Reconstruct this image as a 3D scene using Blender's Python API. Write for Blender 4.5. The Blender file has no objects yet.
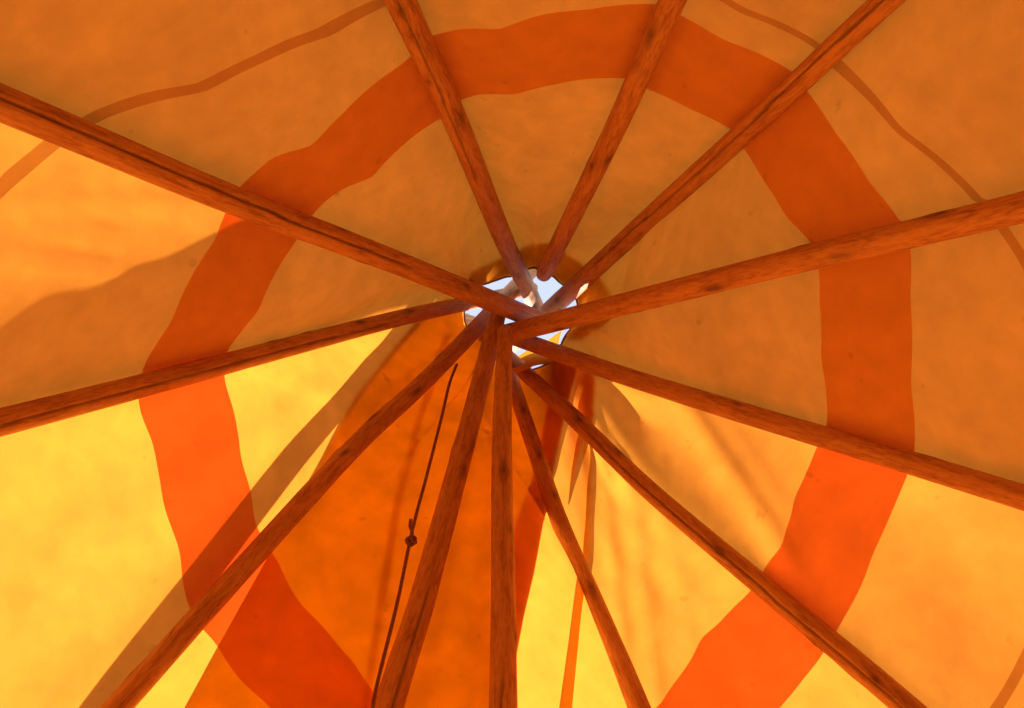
import bpy, bmesh, math, random
from mathutils import Vector, noise
from mathutils.bvhtree import BVHTree

sc = bpy.context.scene
COL = sc.collection
# ------------------------------------------------------------------ camera
F, CX, CY, CAMZ = 930.0, 512.0, 354.0, 1.0      # a camera held one metre above the floor, looking straight up
cam = bpy.data.cameras.new('camera')
cam.sensor_width = 36.0
cam.lens = F / 1024 * 36.0
cam.clip_start = 0.02
camo = bpy.data.objects.new('camera', cam)
camo.location = (0, 0, CAMZ)
camo.rotation_euler = (math.pi, 0, 0)
COL.objects.link(camo)
sc.camera = camo
# ------------------------------------------------------------------ view
sc.view_settings.view_transform = 'Standard'
sc.view_settings.look = 'None'
sc.view_settings.gamma = 1.0
sc.view_settings.use_curve_mapping = False
sc.view_settings.exposure = 0.05
# ------------------------------------------------------------------ sky
SKY = 1.1
w = bpy.data.worlds.new('sky'); sc.world = w
w.use_nodes = True
nt = w.node_tree; nt.nodes.clear()
tc = nt.nodes.new('ShaderNodeTexCoord')
sx = nt.nodes.new('ShaderNodeSeparateXYZ')
rp = nt.nodes.new('ShaderNodeValToRGB')
rp.color_ramp.elements[0].position = 0.0
rp.color_ramp.elements[0].color = (0.80, 0.84, 0.92, 1)
rp.color_ramp.elements[1].position = 0.9
rp.color_ramp.elements[1].color = (0.62, 0.70, 1.0, 1)
bg = nt.nodes.new('ShaderNodeBackground'); bg.inputs['Strength'].default_value = SKY
wo = nt.nodes.new('ShaderNodeOutputWorld')
nt.links.new(tc.outputs['Generated'], sx.inputs[0])
nt.links.new(sx.outputs['Z'], rp.inputs[0])
nt.links.new(rp.outputs[0], bg.inputs['Color'])
nt.links.new(bg.outputs[0], wo.inputs[0])
# ------------------------------------------------------------------ sun
SUN_AZ, SUN_EL, SUN_E = 109.0, 34.0, 15.5       # azimuth from +X towards +Y
TO_SUN = Vector((math.cos(math.radians(SUN_AZ)) * math.cos(math.radians(SUN_EL)),
                 math.sin(math.radians(SUN_AZ)) * math.cos(math.radians(SUN_EL)),
                 math.sin(math.radians(SUN_EL))))
sl = bpy.data.lights.new('sun', 'SUN'); sl.energy = SUN_E; sl.angle = math.radians(0.53)
sl.color = (1.0, 0.94, 0.84)
so = bpy.data.objects.new('sun', sl); so.location = (0, 4, 9)
so.rotation_euler = TO_SUN.to_track_quat('Z', 'Y').to_euler()
COL.objects.link(so)
cy = sc.cycles
cy.max_bounces = 10; cy.diffuse_bounces = 8; cy.transmission_bounces = 6
cy.sample_clamp_indirect = 6.0
cy.use_denoising = True

# ------------------------------------------------------------------ materials
def node_mat(name):
    m = bpy.data.materials.new(name); m.use_nodes = True
    m.node_tree.nodes.clear()
    return m, m.node_tree, m.node_tree.nodes, m.node_tree.links

def canvas_mat(name, tcol, dcol, k=0.5, mottle=0.17):
    m, t, N, L = node_mat(name)
    out = N.new('ShaderNodeOutputMaterial')
    tc = N.new('ShaderNodeTexCoord')
    n1 = N.new('ShaderNodeTexNoise'); n1.inputs['Scale'].default_value = 2.3; n1.inputs['Detail'].default_value = 6
    n1.inputs['Roughness'].default_value = 0.62; n1.inputs['Distortion'].default_value = 0.6
    r1 = N.new('ShaderNodeMapRange'); r1.inputs[1].default_value = 0.3; r1.inputs[2].default_value = 0.7
    r1.inputs[3].default_value = 1 - mottle; r1.inputs[4].default_value = 1 + mottle * 0.4
    n3 = N.new('ShaderNodeTexNoise'); n3.inputs['Scale'].default_value = 13; n3.inputs['Detail'].default_value = 3
    r3 = N.new('ShaderNodeMapRange'); r3.inputs[1].default_value = 0.3; r3.inputs[2].default_value = 0.7
    r3.inputs[3].default_value = 0.92; r3.inputs[4].default_value = 1.05
    # small brownish spots of mildew
    n2 = N.new('ShaderNodeTexNoise'); n2.inputs['Scale'].default_value = 17; n2.inputs['Detail'].default_value = 2
    r2 = N.new('ShaderNodeMapRange'); r2.inputs[1].default_value = 0.71; r2.inputs[2].default_value = 0.78
    r2.inputs[3].default_value = 1.0; r2.inputs[4].default_value = 0.8
    m1 = N.new('ShaderNodeMath'); m1.operation = 'MULTIPLY'
    m2 = N.new('ShaderNodeMath'); m2.operation = 'MULTIPLY'
    for n in (n1, n2, n3): L.new(tc.outputs['Object'], n.inputs['Vector'])
    L.new(n1.outputs[0], r1.inputs[0]); L.new(n2.outputs[0], r2.inputs[0]); L.new(n3.outputs[0], r3.inputs[0])
    L.new(r1.outputs[0], m1.inputs[0]); L.new(r2.outputs[0], m1.inputs[1])
    L.new(m1.outputs[0], m2.inputs[0]); L.new(r3.outputs[0], m2.inputs[1])
    def tint(c):
        v = N.new('ShaderNodeVectorMath'); v.operation = 'SCALE'
        v.inputs[0].default_value = c
        L.new(m2.outputs[0], v.inputs['Scale'])
        return v.outputs[0]
    tr = N.new('ShaderNodeBsdfTranslucent'); df = N.new('ShaderNodeBsdfDiffuse')
    L.new(tint(tcol), tr.inputs['Color']); L.new(tint(dcol), df.inputs['Color'])
    bt = N.new('ShaderNodeTexNoise'); bt.inputs['Scale'].default_value = 9; bt.inputs['Detail'].default_value = 7
    bp = N.new('ShaderNodeBump'); bp.inputs['Strength'].default_value = 0.10; bp.inputs['Distance'].default_value = 0.03
    L.new(tc.outputs['Object'], bt.inputs['Vector']); L.new(bt.outputs[0], bp.inputs['Height'])
    L.new(bp.outputs[0], tr.inputs['Normal']); L.new(bp.outputs[0], df.inputs['Normal'])
    mx = N.new('ShaderNodeMixShader'); mx.inputs[0].default_value = k
    L.new(tr.outputs[0], mx.inputs[1]); L.new(df.outputs[0], mx.inputs[2])
    L.new(mx.outputs[0], out.inputs[0])
    return m

M_CANVAS = canvas_mat('tan_canvas', (0.76, 0.26, 0.026), (0.82, 0.345, 0.035))
M_STRIPE = canvas_mat('red_painted_canvas', (0.50, 0.042, 0.003), (0.85, 0.44, 0.06), mottle=0.07)
M_SEAM = canvas_mat('sewn_double_canvas', (0.40, 0.115, 0.010), (0.76, 0.29, 0.045), mottle=0.1)
M_HEM = canvas_mat('hemmed_canvas', (0.64, 0.40, 0.04), (0.80, 0.42, 0.06))
M_THIN = canvas_mat('single_hem_canvas', (0.95, 0.75, 0.2), (0.85, 0.5, 0.1), k=0.35)
M_FLAP = canvas_mat('doubled_tan_canvas', (0.47, 0.255, 0.010), (0.78, 0.34, 0.05))

def wood_mat(name, base=(0.56, 0.27, 0.13), dark=(0.29, 0.10, 0.05)):
    m, t, N, L = node_mat(name)
    out = N.new('ShaderNodeOutputMaterial'); pb = N.new('ShaderNodeBsdfPrincipled')
    uv = N.new('ShaderNodeTexCoord')
    mp = N.new('ShaderNodeMapping'); mp.inputs['Scale'].default_value = (9, 9, 1.3)
    n1 = N.new('ShaderNodeTexNoise'); n1.inputs['Scale'].default_value = 4; n1.inputs['Detail'].default_value = 8
    n1.inputs['Roughness'].default_value = 0.65; n1.inputs['Distortion'].default_value = 0.8
    wv = N.new('ShaderNodeTexNoise'); wv.inputs['Scale'].default_value = 11; wv.inputs['Detail'].default_value = 4
    wv.inputs['Distortion'].default_value = 1.6
    at = N.new('ShaderNodeAttribute'); at.attribute_name = 'local'
    kn = N.new('ShaderNodeAttribute'); kn.attribute_name = 'knot'
    L.new(at.outputs['Vector'], mp.inputs[0])
    L.new(mp.outputs[0], n1.inputs['Vector']); L.new(mp.outputs[0], wv.inputs['Vector'])
    cr = N.new('ShaderNodeValToRGB')
    cr.color_ramp.elements[0].position = 0.36; cr.color_ramp.elements[0].color = (*dark, 1)
    cr.color_ramp.elements[1].position = 0.56; cr.color_ramp.elements[1].color = (*base, 1)
    e = cr.color_ramp.elements.new(0.78); e.color = (base[0] * 1.25, base[1] * 1.3, base[2] * 1.3, 1)
    mixn = N.new('ShaderNodeMath'); mixn.operation = 'MULTIPLY_ADD'
    mixn.inputs[1].default_value = 0.45
    sc2 = N.new('ShaderNodeMath'); sc2.operation = 'MULTIPLY'; sc2.inputs[1].default_value = 0.6
    L.new(n1.outputs[0], sc2.inputs[0]); L.new(wv.outputs[0], mixn.inputs[0]); L.new(sc2.outputs[0], mixn.inputs[2])
    L.new(mixn.outputs[0], cr.inputs[0])
    mk = N.new('ShaderNodeMixRGB'); mk.inputs[2].default_value = (0.07, 0.03, 0.015, 1)
    L.new(kn.outputs['Fac'], mk.inputs[0]); L.new(cr.outputs[0], mk.inputs[1])
    L.new(mk.outputs[0], pb.inputs['Base Color'])
    pb.inputs['Roughness'].default_value = 0.62
    pb.inputs['Specular IOR Level'].default_value = 0.3
    bp = N.new('ShaderNodeBump'); bp.inputs['Strength'].default_value = 0.5; bp.inputs['Distance'].default_value = 0.006
    L.new(mixn.outputs[0], bp.inputs['Height']); L.new(bp.outputs[0], pb.inputs['Normal'])
    L.new(pb.outputs[0], out.inputs[0])
    return m

M_WOOD = wood_mat('peeled_pole_wood')

def plain_mat(name, col, rough=0.9, nscale=30, amt=0.3):
    m, t, N, L = node_mat(name)
    out = N.new('ShaderNodeOutputMaterial'); pb = N.new('ShaderNodeBsdfPrincipled')
    tc = N.new('ShaderNodeTexCoord'); n1 = N.new('ShaderNodeTexNoise')
    n1.inputs['Scale'].default_value = nscale; n1.inputs['Detail'].default_value = 5
    cr = N.new('ShaderNodeValToRGB')
    cr.color_ramp.elements[0].position = 0.3; cr.color_ramp.elements[0].color = (*[c * (1 - amt) for c in col], 1)
    cr.color_ramp.elements[1].position = 0.7; cr.color_ramp.elements[1].color = (*[min(1, c * (1 + amt)) for c in col], 1)
    L.new(tc.outputs['Object'], n1.inputs['Vector']); L.new(n1.outputs[0], cr.inputs[0])
    L.new(cr.outputs[0], pb.inputs['Base Color']); pb.inputs['Roughness'].default_value = rough
    L.new(pb.outputs[0], out.inputs[0])
    return m

M_ROPE = plain_mat('hemp_rope', (0.22, 0.08, 0.04), nscale=120)
M_EARTH = plain_mat('trodden_earth', (0.30, 0.20, 0.12), nscale=6)
M_GRASS = plain_mat('dry_grass', (0.22, 0.21, 0.09), nscale=8)

# ------------------------------------------------------------------ helpers
def tag(o, label=None, cat=None, group=None, kind=None):
    if label: o['label'] = label
    if cat: o['category'] = cat
    if group: o['group'] = group
    if kind: o['kind'] = kind
    return o

def link_mesh(name, verts, faces, mats, parent=None, smooth=True, midx=None, attrs=None):
    me = bpy.data.meshes.new(name)
    me.from_pydata([tuple(v) for v in verts], [], faces)
    for m in mats: me.materials.append(m)
    for i, p in enumerate(me.polygons):
        p.use_smooth = smooth
        if midx: p.material_index = midx[i]
    if attrs:
        for an, (ty, vals) in attrs.items():
            a = me.attributes.new(an, ty, 'POINT')
            if ty == 'FLOAT':
                a.data.foreach_set('value', vals)
            else:
                a.data.foreach_set('vector', [c for v in vals for c in v])
    me.update()
    o = bpy.data.objects.new(name, me); COL.objects.link(o)
    if parent: o.parent = parent
    return o

def rel(px, py, z):
    """world point on the sight line of photo point (px, py), z metres above the camera"""
    return Vector(((px - CX) / F * z, (py - CY) / F * z, z + CAMZ))

def pix(p):
    z = p.z - CAMZ
    return (CX + F * p.x / z, CY + F * p.y / z)

def lerp(a, b, t): return a + (b - a) * t

def interp(xs, ys, x):
    if x <= xs[0]:
        return ys[0]
    for i in range(len(xs) - 1):
        if x <= xs[i + 1]:
            t = (x - xs[i]) / max(1e-9, xs[i + 1] - xs[i])
            return ys[i] + (ys[i + 1] - ys[i]) * t
    return ys[-1]

# ------------------------------------------------------------------ tipi frame
# each pole: sight points along it (crossing first, frame edge last), widths seen there, height of crossing above camera
BASE_C, BASE_R = (0.05, 0.75), 3.2
POLES = [
    # pts, (width at crossing, width at edge), crossing height, spread factor of the foot, length past the crossing
    ([(515, 311), (468, 292), (400, 264), (237, 201), (0, 103)], (20, 37), 4.20, 1.0, .3),
    ([(528, 290), (504, 240), (455, 120), (399, 0)], (17, 31), 4.20, 1.0, .4),
    ([(546, 270), (563, 240), (619, 120), (673, 0)], (17, 27), 4.20, 1.0, .05),
    ([(540, 319), (573, 288), (650, 218), (889, 0)], (18, 27), 4.20, 1.0, .55),
    ([(525, 328), (640, 300), (812, 256), (1024, 205)], (20, 31), 4.20, 1.0, .35),
    ([(515, 338), (560, 353), (640, 381), (1024, 498)], (16, 26), 4.20, 1.0, .55),
    ([(511, 360), (573, 417), (650, 491), (780, 601), (908, 708)], (15, 26), 4.20, 1.0, .55),
    ([(508, 370), (516, 389), (532, 441), (559, 520), (639, 708)], (14, 23), 4.20, 1.0, .55),
    ([(505, 334), (501, 365), (502, 437), (503, 597), (503, 708)], (16, 29), 4.20, 1.0, .03),
    ([(496, 322), (480, 385), (455, 480), (420, 605), (387, 708)], (17, 30), 4.20, 1.0, .15),
    ([(490, 314), (425, 381), (356, 445), (214, 600), (118, 708)], (16, 26), 4.20, 1.0, .55),
    ([(478, 301), (400, 318), (160, 381), (0, 422)], (14, 28), 4.20, 1.0, .55),
]
# how each pole lies in the bundle: lift of its crossing, spread of its foot, shift of the crossing point
FIT = [[-0.227, 1.12, 0.122, -0.294], [0.171, 0.997, 0.026, -0.209], [-0.21, 1.004, -0.229, 0.052], [0.256, 0.999, 0.118, 0.088],
       [-0.306, 0.993, 0.291, 1.147], [0.02, 1.06, 0.007, -0.191], [0.11, 0.996, 0.071, 0.008], [0.206, 1.001, -0.064, -0.033],
       [-0.442, 1.0, 0.055, 0.078], [-0.223, 0.999, -0.251, -0.161], [-0.006, 0.999, -0.163, -0.117], [0.109, 1.0, -0.064, -0.022]]

def foot(p0, p1, spread):
    d1 = Vector((p0[0] - CX, p0[1] - CY, F)); d2 = Vector((p1[0] - CX, p1[1] - CY, F))
    n = d1.cross(d2)
    # n.x X + n.y Y = n.z * CAMZ at floor level
    c = n.z * CAMZ
    dirv = Vector((p1[0] - p0[0], p1[1] - p0[1])).normalized()
    nn = Vector((n.x, n.y)); q = nn * (c / nn.length_squared)
    bc = Vector(BASE_C) - q
    R = BASE_R * spread
    b = dirv.dot(bc); t = b + math.sqrt(b * b - bc.length_squared + R * R)
    q = q + dirv * t
    return Vector((q.x, q.y, 0.0))

class PoleLine: pass
LINES = []
for i, (pts, wd, H, sp, ext) in enumerate(POLES):
    H += FIT[i][0]; sp = FIT[i][1]
    pts = [(pts[0][0] + FIT[i][2], pts[0][1] + FIT[i][3])] + list(pts[1:])
    pts = [pts[0]] + [c for c in pts[1:] if math.dist(c, pts[0]) >= 55]
    A = rel(*pts[0], H); B = foot(pts[0], pts[-1], sp)
    cps = [A]
    for c in pts[1:]:
        # height at which the straight pole is seen nearest this point
        lo, hi = 0.3, H
        a0 = Vector(pts[0]); dr = (Vector(pts[-1]) - a0).normalized(); tgt = (Vector(c) - a0).dot(dr)
        for _ in range(40):
            z = (lo + hi) / 2
            P = A.lerp(B, (A.z - (z + CAMZ)) / (A.z - B.z))
            q = (Vector(pix(P)) - a0).dot(dr)
            if q < tgt: hi = z
            else: lo = z
        cps.append(rel(*c, z))
    P_edge = cps[-1]
    # keep straight from the last seen point down to the floor
    Bs = P_edge + (B - P_edge)
    cps.append(Bs)
    # extend past the crossing
    d = (cps[0] - cps[-1]).normalized()
    d = (d * 0.5 + (cps[0] - cps[1]).normalized() * 0.5).normalized()
    L = PoleLine(); L.cps = [cps[0] + d * ext] + cps
    L.r_top = wd[0] / F * (A.z - CAMZ) / 2 ; L.r_edge = wd[1] / F * (P_edge.z - CAMZ) / 2
    L.A = A; L.E = P_edge; L.ext = ext
    LINES.append(L)

def catmull(cps, n=14):
    out = []
    P = [cps[0] * 2 - cps[1]] + cps + [cps[-1] * 2 - cps[-2]]
    for i in range(1, len(P) - 2):
        p0, p1, p2, p3 = P[i - 1:i + 3]
        t0 = 0; t1 = (p1 - p0).length ** .5; t2 = t1 + (p2 - p1).length ** .5; t3 = t2 + (p3 - p2).length ** .5
        for k in range(n):
            t = t1 + (t2 - t1) * k / n
            A1 = p0 * ((t1 - t) / (t1 - t0)) + p1 * ((t - t0) / (t1 - t0))
            A2 = p1 * ((t2 - t) / (t2 - t1)) + p2 * ((t - t1) / (t2 - t1))
            A3 = p2 * ((t3 - t) / (t3 - t2)) + p3 * ((t - t2) / (t3 - t2))
            B1 = A1 * ((t2 - t) / (t2 - t0)) + A2 * ((t - t0) / (t2 - t0))
            B2 = A2 * ((t3 - t) / (t3 - t1)) + A3 * ((t - t1) / (t3 - t1))
            out.append(B1 * ((t2 - t) / (t2 - t1)) + B2 * ((t - t1) / (t2 - t1)))
    out.append(cps[-1].copy())
    return out

for L in LINES:
    L.path = catmull(L.cps, 12)
    L.zs = [p.z for p in reversed(L.path)]
    L.xs = [p.x for p in reversed(L.path)]
    L.ys = [p.y for p in reversed(L.path)]
    L.at = lambda z, L=L: Vector((interp(L.zs, L.xs, z), interp(L.zs, L.ys, z), z))
    def rad(z, L=L):
        t = (L.A.z - z) / (L.A.z - L.E.z)
        return max(0.018, L.r_top + (L.r_edge - L.r_top) * t if t < 1 else L.r_edge + 0.002 * (t - 1))
    L.rad = rad

def make_pole(name, path, radf, mat, seed, cracks=(), knots=10, sides=40, cap=True):
    rnd = random.Random(seed)
    # resample
    seg = [0.0]
    for a, b in zip(path, path[1:]): seg.append(seg[-1] + (b - a).length)
    tot = seg[-1]; n = int(tot / 0.035)
    pts = []
    j = 0
    for k in range(n + 1):
        s = tot * k / n
        while j < len(seg) - 2 and seg[j + 1] < s: j += 1
        t = (s - seg[j]) / max(1e-9, seg[j + 1] - seg[j])
        pts.append(path[j].lerp(path[j + 1], t))
    kn = [(rnd.uniform(0.2, tot), rnd.uniform(0, 2 * math.pi), rnd.uniform(.5, 1.2)) for _ in range(knots)]
    tan0 = (pts[1] - pts[0]).normalized()
    ref = Vector((0, 0, 1)).cross(tan0).normalized()
    verts, faces, loc, kv = [], [], [], []
    off = rnd.uniform(0, 60)
    for k, p in enumerate(pts):
        tn = (pts[min(k + 1, n)] - pts[max(k - 1, 0)]).normalized()
        u = (ref - tn * ref.dot(tn)).normalized(); ref = u; v = tn.cross(u)
        s = tot * k / n
        r0 = radf(p.z) * (1 + 0.02 * noise.noise(Vector((off, s * 1.3, 0))))
        if k == 0 or k == n: r0 *= 0.86
        wob = Vector((noise.noise(Vector((off, s * .8, 3))), noise.noise(Vector((off, s * .8, 9))), 0)) * 0.006 * min(1, max(0, 4.4 - p.z))
        for a in range(sides):
            th = 2 * math.pi * a / sides
            r = r0 * (1 + 0.025 * noise.noise(Vector((math.cos(th) * 1.5 + off, math.sin(th) * 1.5, s * 2.2)))
                         + 0.02 * noise.noise(Vector((math.cos(th) * 5 + off, math.sin(th) * 5, s * 9))))
            kk = 0.0
            for ks, ka, ksz in kn:
                da = (th - ka + math.pi) % (2 * math.pi) - math.pi
                dd = math.hypot((s - ks) / (0.045 * ksz), da * r0 / (0.016 * ksz))
                if dd < 2:
                    g = math.exp(-dd * dd * 1.6)
                    r += (0.003 if p.z < 4.5 else 0.0) * ksz * g; kk = max(kk, g * 0.85)
            for cs, ce, ca, cd in cracks:
                if cs < s < ce:
                    cc = ca + 0.22 * noise.noise(Vector((s * 1.1, off, 5)))
                    da = (th - cc + math.pi) % (2 * math.pi) - math.pi
                    if abs(da) < math.pi / sides * 1.05:
                        f = min(1, (s - cs) / .15, (ce - s) / .15)
                        r -= cd * f; kk = max(kk, 0.6 * f)
            verts.append(p + wob * 1.0 + u * (math.cos(th) * r) + v * (math.sin(th) * r))
            loc.append((math.cos(th) * r0 + off, math.sin(th) * r0, s)); kv.append(kk)
    for k in range(n):
        for a in range(sides):
            b = (a + 1) % sides
            faces.append((k * sides + a, k * sides + b, (k + 1) * sides + b, (k + 1) * sides + a))
    for k in (0, n):
        base = k * sides
        c = len(verts); verts.append(pts[k] + (pts[k] - pts[1 if k == 0 else n - 1]).normalized() * 0.008)
        loc.append((off, 0, tot * k / n)); kv.append(0.0)
        for a in range(sides):
            b = (a + 1) % sides
            faces.append((base + a, base + b, c) if k else (base + b, base + a, c))
    return link_mesh(name, verts, faces, [mat], attrs={'local': ('FLOAT_VECTOR', loc), 'knot': ('FLOAT', kv)})

LAB = [
    'thick cracked wooden pole running from the smoke hole to the upper left edge',
    'knotty wooden pole coming down from the top edge, left of centre',
    'knotty wooden pole coming down from the top edge just right of centre',
    'wooden pole with a thin split running from the smoke hole to the top right',
    'wooden pole rising from the smoke hole to the right edge, dim canvas on both sides',
    'wooden pole sloping down to the right edge, dim canvas above and sunlit canvas below',
    'wooden pole running from the smoke hole down to the bottom right',
    'slender wooden pole slanting down right across the palest bright canvas',
    'straight vertical wooden pole below the smoke hole',
    'wooden pole leaning down left, right beside the knotted rope',
    'wooden pole running to the bottom left, a dark shadow band beside it',
    'wooden pole running to the left edge with bright yellow canvas below it',
]
CRACKS = {0: [(1.0, 5.5, None, .010)], 3: [(1.2, 4.5, None, .007)], 9: [(1.5, 4.6, None, .006)], 1: [(1.4, 3.4, None, .005)],
          11: [(1.2, 3.6, None, .005)], 6: [(1.2, 3.0, None, .005)], 8: [(1.5, 4.5, None, .004)]}

def camera_side_angle(path, s_at=2.2):
    # angle (in the make_pole frame) that faces the inside of the tipi
    tan0 = (path[1] - path[0]).normalized()
    u = Vector((0, 0, 1)).cross(tan0).normalized(); v = tan0.cross(u)
    p = path[len(path) // 2]
    d = Vector((0, 0, CAMZ)) - p
    return math.atan2(d.dot(v), d.dot(u))

for i, L in enumerate(LINES):
    ang = camera_side_angle(L.path)
    cr = [(a, b, ang + (-0.25 if i % 2 else 0.2), d) for a, b, _, d in CRACKS.get(i, [])]
    o = make_pole('tipi_pole', L.path, L.rad, M_WOOD, 11 + i, cr, knots=22)
    tag(o, LAB[i], 'pole', 'poles of the tipi frame')

# ------------------------------------------------------------------ canvas cover
AX_T = Vector((515, 315))
def polar(px, py):
    d = Vector((px, py)) - AX_T
    return math.atan2(d.y, d.x), d.length

def B(*a): return list(a)
# photo points of pattern edges on each panel between pole i and i+1
STR_IN = [
    B((312,215),(344,188),(372,178),(400,148),(440,119)),
    B((458,101),(476,94),(514,94),(555,83),(627,78)),
    B((649,88),(690,107),(730,127)),
    B((746,149),(764,180),(786,217),(812,244)),
    B((818,265),(818,300),(819,358),(826,424)),
    B((816,449),(793,496),(767,568)),
    B((748,593),(703,640),(654,708)),
    B((640,720),(575,760),(520,775)),
    B((500,775),(440,750),(400,722)),
    B((374,694),(355,659),(273,553)),
    B((259,530),(253,499),(241,440),(236,424),(225,376)),
    B((227,351),(258,310),(295,240)),
]
STR_OUT = [
    B((241,185),(277,156),(312,146),(344,113),(400,65),(410,56)),
    B((430,36),(463,28),(500,29),(541,15),(589,10),(640,4),(659,4)),
    B((681,15),(723,39),(790,70)),
    B((808,92),(834,132),(870,184),(900,221)),
    B((910,245),(909,300),(909,386),(914,456)),
    B((906,478),(871,554),(839,629)),
    B((822,653),(781,708),(740,770)),
    B((700,820),(600,870),(520,885)),
    B((500,885),(420,850),(330,780)),
    B((320,765),(269,708),(216,645),(204,631)),
    B((189,606),(179,553),(163,483),(152,439),(140,400)),
    B((143,369),(172,322),(215,240),(225,212)),
]
SEAM_IN = [
    B((97,122),(146,105),(206,93),(269,61),(332,36),(386,6)),
    B((410,-20),(520,-70),(650,-40)),
    B((698,0),(782,37),(813,50)),
    B((834,70),(896,134),(973,200)),
    B((995,226),(1017,257),(1060,370),(1070,470)),
    B((1060,560),(1000,690)),
    B((980,740),(900,850)),
    B((760,960),(520,1010)),
    B((500,1010),(300,960)),
    B((250,930),(60,790)),
    B((10,760),(-70,440)),
    B((-60,380),(0,200),(61,148)),
]
SEAM_OUT = [
    B((83,116),(138,95),(198,85),(257,55),(316,30),(374,0)),
    B((405,-32),(520,-82),(655,-52)),
    B((709,0),(790,33),(821,44)),
    B((843,62),(903,132),(982,198)),
    B((1006,224),(1028,257),(1071,370),(1082,470)),
    B((1071,562),(1011,694)),
    B((991,744),(910,858)),
    B((765,970),(520,1022)),
    B((500,1022),(294,970)),
    B((244,940),(50,798)),
    B((0,764),(-82,440)),
    B((-72,378),(0,176),(43,142)),
]
RIM = sorted(polar(*p) for p in [(478,288),(496,281),(513,276),(532,268),(548,273),(560,283),(572,292),(578,303),(577,318),(564,337),(557,352),(550,362),(530,370),(516,374),(504,370),(492,352),(478,338),(466,326),(464,312),(470,298)])
def rim(ang):
    A = [x[0] for x in RIM]; R_ = [x[1] for x in RIM]
    A = [A[-1] - 2 * math.pi] + A + [A[0] + 2 * math.pi]; R_ = [R_[-1]] + R_ + [R_[0]]
    return interp(A, R_, ang)

def bound(tab, i, ang):
    if tab is None: return rim(ang)
    pts = [polar(*p) for p in tab[i]]
    a0 = pts[0][0]; xs = []
    for a, r in pts:
        while a < a0 - math.pi: a += 2 * math.pi
        while a > a0 + math.pi: a -= 2 * math.pi
        xs.append((a, r))
    xs.sort()
    mid = (xs[0][0] + xs[-1][0]) / 2
    while ang < mid - math.pi: ang += 2 * math.pi
    while ang > mid + math.pi: ang -= 2 * math.pi
    A = [x[0] for x in xs]; R = [x[1] for x in xs]
    # smooth interpolation
    w = 0.0; acc = 0.0
    for d in (-0.02, -0.01, 0, 0.01, 0.02):
        x = ang + d
        if x < A[0] and len(A) > 1: r = R[0] + (R[1] - R[0]) / (A[1] - A[0] + 1e-9) * (x - A[0]) * .6
        elif x > A[-1] and len(A) > 1: r = R[-1] + (R[-1] - R[-2]) / (A[-1] - A[-2] + 1e-9) * (x - A[-1]) * .6
        else: r = interp(A, R, x)
        acc += r; w += 1
    return acc / w

def axis_at(z):
    c = Vector((0, 0, 0))
    for L in LINES: c += L.at(z)
    return c / 12

# folds seen in the cloth: panel, line of the fold, half width in photo points, height in metres
for L in LINES:
    L.dir = L.at(4.3) - axis_at(4.3); L.dir.z = 0; L.dir.normalize()
FOLDS = [
    (5, (672, 385), (775, 545), 14, 0.020), (5, (720, 420), (790, 520), 10, 0.006),
    (6, (596, 400), (620, 660), 8, 0.010), (6, (622, 440), (655, 700), 9, 0.009), (6, (650, 470), (690, 640), 9, 0.006),
    (8, (470, 420), (462, 700), 9, 0.006), (9, (405, 400), (400, 640), 8, 0.005), (9, (437, 360), (425, 520), 6, 0.006),
    (11, (0, 262), (110, 268), 4, 0.006), (11, (20, 200), (200, 205), 7, 0.006), (11, (0, 225), (120, 240), 4, 0.006), (11, (10, 245), (90, 232), 3, 0.004), (11, (120, 190), (215, 225), 4, 0.004), (11, (60, 180), (150, 172), 4, 0.004),
    (0, (345, 210), (400, 195), 4, 0.003), (0, (250, 150), (400, 250), 16, 0.006),
    (4, (610, 335), (720, 400), 12, 0.008),
]
def folds(i, p):
    if not any(f[0] == i for f in FOLDS) or p.z < CAMZ + 1.2: return 0.0
    x, y = pix(p); h = 0.0
    for j, a, b, wd, amp in FOLDS:
        if j != i: continue
        dx, dy = b[0] - a[0], b[1] - a[1]; l2 = dx * dx + dy * dy
        t = ((x - a[0]) * dx + (y - a[1]) * dy) / l2
        bend = 6 * math.sin(t * 3 + wd)
        e = ((x - a[0]) * dy - (y - a[1]) * dx) / math.sqrt(l2) + bend * 0.4
        out = max(0, -t, t - 1) * math.sqrt(l2) / (wd * 2.5)
        h += amp * math.exp(-(e / wd) ** 2 - out * out)
    return h

RAIL = {}
def rail(i, z):
    """where the cover lies against pole i at height z; round the bundle it keeps clear of every pole"""
    key = (i, round(z, 5))
    if key in RAIL: return RAIL[key]
    L = LINES[i]; p = L.at(z); c = axis_at(z)
    zz = min(z, 4.35)
    u = L.at(zz) - axis_at(zz); u.z = 0; u.normalize()
    d = p - c; d.z = 0
    a = p + d.normalized() * (L.rad(z) * 1.4 + 0.018)
    RAIL[key] = a
    return a

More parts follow.
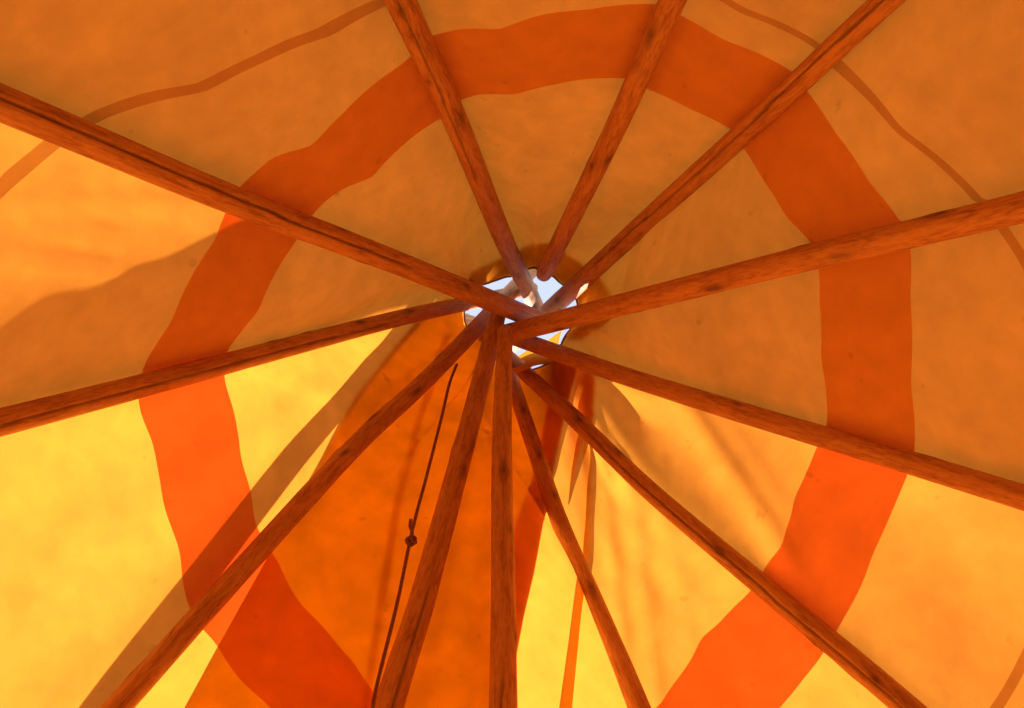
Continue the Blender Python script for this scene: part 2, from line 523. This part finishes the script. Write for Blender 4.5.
SAG = [.06, .05, .05, .05, .05, .05, .04, .03, .03, .04, .045, .078]
def surf(i, s, z, off=0.0, relief=True):
    """point of the cover between pole i and i+1 at share s, height z"""
    La, Lb = LINES[i], LINES[(i + 1) % 12]
    a, b, c = rail(i, z), rail((i + 1) % 12, z), axis_at(z)
    wdt = (b - a).length
    p = a.lerp(b, s)
    nrm = Vector((b.y - a.y, -(b.x - a.x), 0)).normalized()
    if nrm.dot(p - c) < 0: nrm = -nrm
    nrm.z = 0.5; nrm.normalize()
    sag = SAG[i] * wdt * 4 * s * (1 - s)
    t = min(1, max(0, (z - 4.3) / 0.45)); t = t * t * (3 - 2 * t)
    if t > 0:      # round the bundle the cloth keeps clear of every pole
        zz = min(z, 5.5)
        k1, k2 = LINES[i].dir, LINES[(i + 1) % 12].dir
        u = k1.lerp(k2, s).normalized(); cc = axis_at(zz); h = 0.10
        for M in LINES:
            if zz > M.zs[-1] + 0.04: continue
            d = M.at(zz) - cc; al = d.dot(u); pe = math.hypot(d.x - u.x * al, d.y - u.y * al)
            if al > 0: h = max(h, al + M.rad(zz) + 0.02 - 0.6 * max(0, pe - 0.03))
        q = c + u * h; q.z = z
        p = p.lerp(q, t); sag *= 1 - t
    rp = 0.0
    if relief:
        env = min(1, 8 * s * (1 - s)) * min(1.0, max(0.0, (5.1 - z) / 1.2))
        q = p * 1.4
        rp += 0.011 * noise.noise(q + Vector((3, 1, 7))) * env
        rp += 0.004 * noise.noise(p * 4.5) * env
        if i == 6:       # loose folds running down from the smoke hole
            rp += 0.003 * math.sin(s * 24 + 1.5 * noise.noise(p * 2)) * env * max(0, (1 - s)) ** .3
            rp += 0.005 * math.sin(s * 9 + 1) * env
        if i == 5:
            rp += 0.005 * math.sin((s * 1.0 + (z - 3.2) * .55) * 8.5 + .8) * env
        if i in (8, 9, 10):
            rp += 0.006 * math.sin(s * 15 + i * 2 + noise.noise(p) * 2) * env
        if i == 11:
            rp += 0.004 * math.sin(z * 26 + s * 12 + 3 * noise.noise(p * 2)) * env * max(0, 1 - abs(z - 3.1) * 1.6)
        rp += folds(i, p - nrm * sag)
    return p + nrm * (off - sag + rp)

def solve_z(tab, i, s, zlo=CAMZ + 0.35, zhi=CAMZ + 4.62):
    lo, hi = zlo, zhi
    for _ in range(34):
        z = (lo + hi) / 2
        px = pix(surf(i, s, z, relief=False))
        a, r = polar(*px)
        if r > bound(tab, i, a): lo = z
        else: hi = z
    return (lo + hi) / 2

NC = 26
verts, faces, mi = [], [], []
colz = []
for i in range(12):
    for k in range(NC):
        s = k / NC
        zh = solve_z(None, i, s, zlo=CAMZ + 3.0)
        z1 = solve_z(STR_IN, i, s); z2 = solve_z(STR_OUT, i, s)
        z3 = solve_z(SEAM_IN, i, s); z4 = solve_z(SEAM_OUT, i, s)
        z1 = min(z1, zh - .3); z2 = min(z2, z1 - .1); z3 = min(z3, z2 - .1); z4 = min(z4, z3 - .02)
        rows = []
        for (za, zb, n, m) in ((zh, z1, 46, 0), (z1, z2, 16, 1), (z2, z3, 22, 0), (z3, z4, 2, 2), (z4, 0.0, 16, 0)):
            for q in range(n): rows.append((za + (zb - za) * q / n, m))
        rows.append((0.0, 0))
        colz.append((i, s, rows))
NR = len(colz[0][2])
for (i, s, rows) in colz:
    for (z, m) in rows: verts.append(surf(i, s, z))
NT = len(colz)
for c in range(NT):
    d = (c + 1) % NT
    for r in range(NR - 1):
        faces.append((c * NR + r, d * NR + r, d * NR + r + 1, c * NR + r + 1))
        mi.append(colz[c][2][r][1])
cover = link_mesh('tipi_cover', verts, faces, [M_CANVAS, M_STRIPE, M_SEAM], midx=mi)
tag(cover, 'sunlit tan canvas tipi cover with a red stripe ring, stretched over the wooden poles', 'tent cover')
BVH = BVHTree.FromPolygons([tuple(v) for v in verts], faces)

PX_MISS = []
def on_cover(px, py, off=0.0):
    d = Vector((px - CX, py - CY, F)).normalized()
    o = Vector((0, 0, CAMZ))
    hit, n, idx, dist = BVH.ray_cast(o, d)
    if hit is None:      # inside the smoke hole: slide out to its edge
        a, r = polar(px, py)
        for _ in range(60):
            r += 1.5
            d2 = Vector((AX_T.x + r * math.cos(a) - CX, AX_T.y + r * math.sin(a) - CY, F)).normalized()
            hit, n, idx, dist = BVH.ray_cast(o, d2)
            if hit is not None: break
        PX_MISS.append((px, py))
        if hit is None: hit = o + d * 4.3
        if n is None: n = Vector((d.x, d.y, .5)).normalized()
    if n.dot(d) < 0: n = -n
    return hit + n * off

def loft(name, left, right, off, nu, nv, mats, label=None, parent=cover, offr=None, stripe=False):
    """sheet of cloth between two edges given as photo points, laid against the cover"""
    def samp(poly, t):
        seg = [0.0]
        for a, b in zip(poly, poly[1:]): seg.append(seg[-1] + math.dist(a, b))
        x = t * seg[-1]
        return (interp(seg, [p[0] for p in poly], x), interp(seg, [p[1] for p in poly], x))
    V, Fc, PX = [], [], []
    for r in range(nv + 1):
        a = samp(left, r / nv); b = samp(right, r / nv)
        for c in range(nu + 1):
            t = c / nu
            px, py = a[0] + (b[0] - a[0]) * t, a[1] + (b[1] - a[1]) * t
            o_ = off if offr is None else off + (offr - off) * t
            n0 = len(PX_MISS); V.append(on_cover(px, py, o_)); PX.append(len(PX_MISS) > n0)
    for r in range(nv):
        for c in range(nu):
            q = r * (nu + 1) + c
            if all(PX[k] for k in (q, q + 1, q + nu + 2, q + nu + 1)): continue
            Fc.append((q, q + 1, q + nu + 2, q + nu + 1))
    o = link_mesh(name, V, Fc, mats, parent)
    if label: o['label'] = label
    return o

# reinforcing patch round the smoke hole, sewn on the outside
loft('hole_patch', [(470,300),(480,287),(513,274),(532,266),(560,281),(577,301),(582,318),(575,332),(567,340)],
     [(466,283),(472,271),(505,257),(533,243),(553,244),(598,276),(621,310),(600,328),(581,341)], 0.012, 6, 40, [M_HEM],
     'darker doubled canvas patch around the smoke hole')
# front overlap of the cover, a second layer outside
A_R = [(575,352),(577,369),(566,410),(552,476),(545,520),(535,573),(524,618),(517,655),(508,720),(500,800)]
loft('front_overlap', [(446,298),(417,321),(396,345),(373,375),(355,397),(339,427),(322,460),(263,565),(218,647),(185,708),(140,790)],
     A_R, 0.008, 40, 60, [M_FLAP], 'deep orange doubled canvas lapping over the front of the cover')
loft('overlap_fold', [(553,352),(550,380),(545,408),(531,484),(511,538),(498,620),(490,700)], A_R[:-1], 0.016, 6, 40, [M_CANVAS],
     'dark folded edge of the doubled front canvas')
loft('flap_hem', [(444,335),(428,385),(412,430),(395,500),(381,580),(370,650),(360,720)],
     [(452,335),(436,385),(419,430),(403,500),(390,580),(378,650),(367,720)], 0.016, 1, 30, [M_THIN])
loft('flap_edge', [(577,368),(572,400),(570,430),(566,470),(563,506)],
     [(596,352),(595,390),(591,425),(581,446),(564,508)], 0.02, 4, 24, [M_CANVAS])
loft('lacing_strip', [(582,368),(584,440),(581,520),(578,580),(570,640),(560,708),(548,780)],
     [(595,366),(592,440),(590,520),(589,565),(582,620),(573,708),(561,780)], 0.012, 3, 40, [M_HEM],
     'narrow doubled strip where the canvas is laced together')

# smoke flap standing out above the front of the hole
def sheet(name, grid, mats, parent=None):
    nv = len(grid); nu = len(grid[0]); V = [p for r in grid for p in r]
    Fc = [(r * nu + c, r * nu + c + 1, (r + 1) * nu + c + 1, (r + 1) * nu + c) for r in range(nv - 1) for c in range(nu - 1)]
    return link_mesh(name, V, Fc, mats, parent)
g = []
for r in range(9):
    t = r / 8
    row = []
    for c in range(13):
        u = c / 12
        a = Vector((513, 373)).lerp(Vector((554, 361)), u); b = Vector((513, 359)).lerp(Vector((562, 331)), u)
        p = a.lerp(b, t); z = lerp(4.02, 4.5, t)
        row.append(rel(p.x, p.y + 0.8 * math.sin(u * 9 + t * 2), z))
    g.append(row)
sf = sheet('smoke_flap', g, [M_CANVAS], cover)
sf['label'] = 'small bright canvas flap edge inside the smoke hole'

# ------------------------------------------------------------------ smoke flap pole outside, casting the slanting shadow
sh = [(403, 330), (352, 390), (293, 458), (196, 585), (108, 700)]
base_pts = [on_cover(*p) for p in sh]
T_OFF = 0.30
line0 = base_pts[0] + TO_SUN * T_OFF; line1 = base_pts[-1] + TO_SUN * T_OFF
mids = [p + TO_SUN * T_OFF for p in base_pts]
dn = (mids[-1] - mids[0]).normalized()
end = mids[-1] + dn * ((mids[-1].z - 0.0) / -dn.z)
top = mids[0] - dn * 0.3
o = make_pole('smoke_flap_pole', catmull([top] + mids + [end], 10), lambda z: 0.032 + 0.004 * (5 - z) / 3, M_WOOD, 77, knots=22)
tag(o, 'smoke flap pole outside the cover, casting the slanting shadow at lower left', 'pole')

# ------------------------------------------------------------------ ropes
def rope_mesh(name, pts, r, strands=3, pitch=0.03, parent=None):
    path = catmull(pts, 10); seg = [0.0]
    for a, b in zip(path, path[1:]): seg.append(seg[-1] + (b - a).length)
    n = int(seg[-1] / 0.006); P = []
    for k in range(n + 1):
        s = seg[-1] * k / n
        P.append(Vector((interp(seg, [p.x for p in path], s), interp(seg, [p.y for p in path], s), interp(seg, [p.z for p in path], s))))
    V, Fc = [], []
    ref = Vector((0.3, 0.5, 0.8)).normalized()
    S = 6
    frames = []
    for k, p in enumerate(P):
        tn = (P[min(k + 1, n)] - P[max(0, k - 1)]).normalized()
        u = (ref - tn * ref.dot(tn)).normalized(); ref = u
        frames.append((p, u, tn.cross(u)))
    for st in range(strands):
        b0 = len(V)
        for k, (p, u, v) in enumerate(frames):
            ph = 2 * math.pi * (st / strands + seg[-1] * k / n / pitch)
            c = p + (u * math.cos(ph) + v * math.sin(ph)) * r * 0.5
            for a in range(S):
                th = 2 * math.pi * a / S
                V.append(c + (u * math.cos(th) + v * math.sin(th)) * r * 0.56)
        for k in range(n):
            for a in range(S):
                b = (a + 1) % S
                Fc.append((b0 + k * S + a, b0 + k * S + b, b0 + (k + 1) * S + b, b0 + (k + 1) * S + a))
        Fc.append(tuple(b0 + a for a in range(S))); Fc.append(tuple(b0 + n * S + a for a in reversed(range(S))))
    return link_mesh(name, V, Fc, [M_ROPE], parent)

def rope_at(px, py, f=0.93):
    o = Vector((0, 0, CAMZ))
    return o + (on_cover(px, py) - o) * f
rp_pts = [rope_at(456.8, 364.6, .985), rope_at(450, 382, .955)] + [rope_at(*p) for p in ((441, 420), (427, 475), (413, 528), (398, 600))] + [rope_at(376, 690, .90), rope_at(362, 760, .88)]
lastp = rp_pts[-1]; rp_pts.append(Vector((lastp.x * 1.15, lastp.y * 1.15, 1.6)))
rope = rope_mesh('anchor_rope', rp_pts, 0.006)
tag(rope, 'thin brown rope hanging from the pole crossing, knotted beside the lower pole', 'rope')
# knot: an overhand bunch and a short frayed tail
kc = rope_at(411, 541)
kp = []
for q in range(26):
    t = q / 25 * 2 * math.pi * 1.9
    kp.append(kc + Vector((math.cos(t) * (0.012 + 0.004 * math.sin(1.5 * t)), math.sin(t) * 0.011, 0.014 * math.sin(1.5 * t))))
rope_mesh('knot', kp, 0.006, parent=rope)
rope_mesh('rope_tail', [kc, rel(412, 532, kc.z - CAMZ), rel(410, 526, kc.z - CAMZ - .01), rel(411, 519, kc.z - CAMZ - .01)], 0.006, parent=rope)

# cord sewn into the edge of the smoke hole
rimp = [Vector(verts[c * NR]) for c in range(0, NT, 6)]; rimp.append(rimp[0].copy())
rc = rope_mesh('rim_cord', rimp, 0.005, parent=cover)
rc['label'] = 'dark cord sewn along the edge of the smoke hole'

# ------------------------------------------------------------------ ground
def disc(name, r, z, mat, n=96, rings=24, amp=0.0, c=BASE_C):
    V = [Vector((c[0], c[1], z))]; Fc = []
    for k in range(1, rings + 1):
        rr = r * (k / rings) ** 1.6
        for a in range(n):
            th = 2 * math.pi * a / n
            p = Vector((c[0] + rr * math.cos(th), c[1] + rr * math.sin(th), z))
            p.z += amp * noise.noise(p * 1.5)
            V.append(p)
    for a in range(n): Fc.append((0, 1 + a, 1 + (a + 1) % n))
    for k in range(rings - 1):
        for a in range(n):
            b = (a + 1) % n
            Fc.append((1 + k * n + a, 1 + (k + 1) * n + a, 1 + (k + 1) * n + b, 1 + k * n + b))
    return link_mesh(name, V, Fc, [mat])
tag(disc('floor', 3.4, -0.004, M_EARTH), kind='structure')
tag(disc('ground', 60, -0.02, M_GRASS), kind='structure')
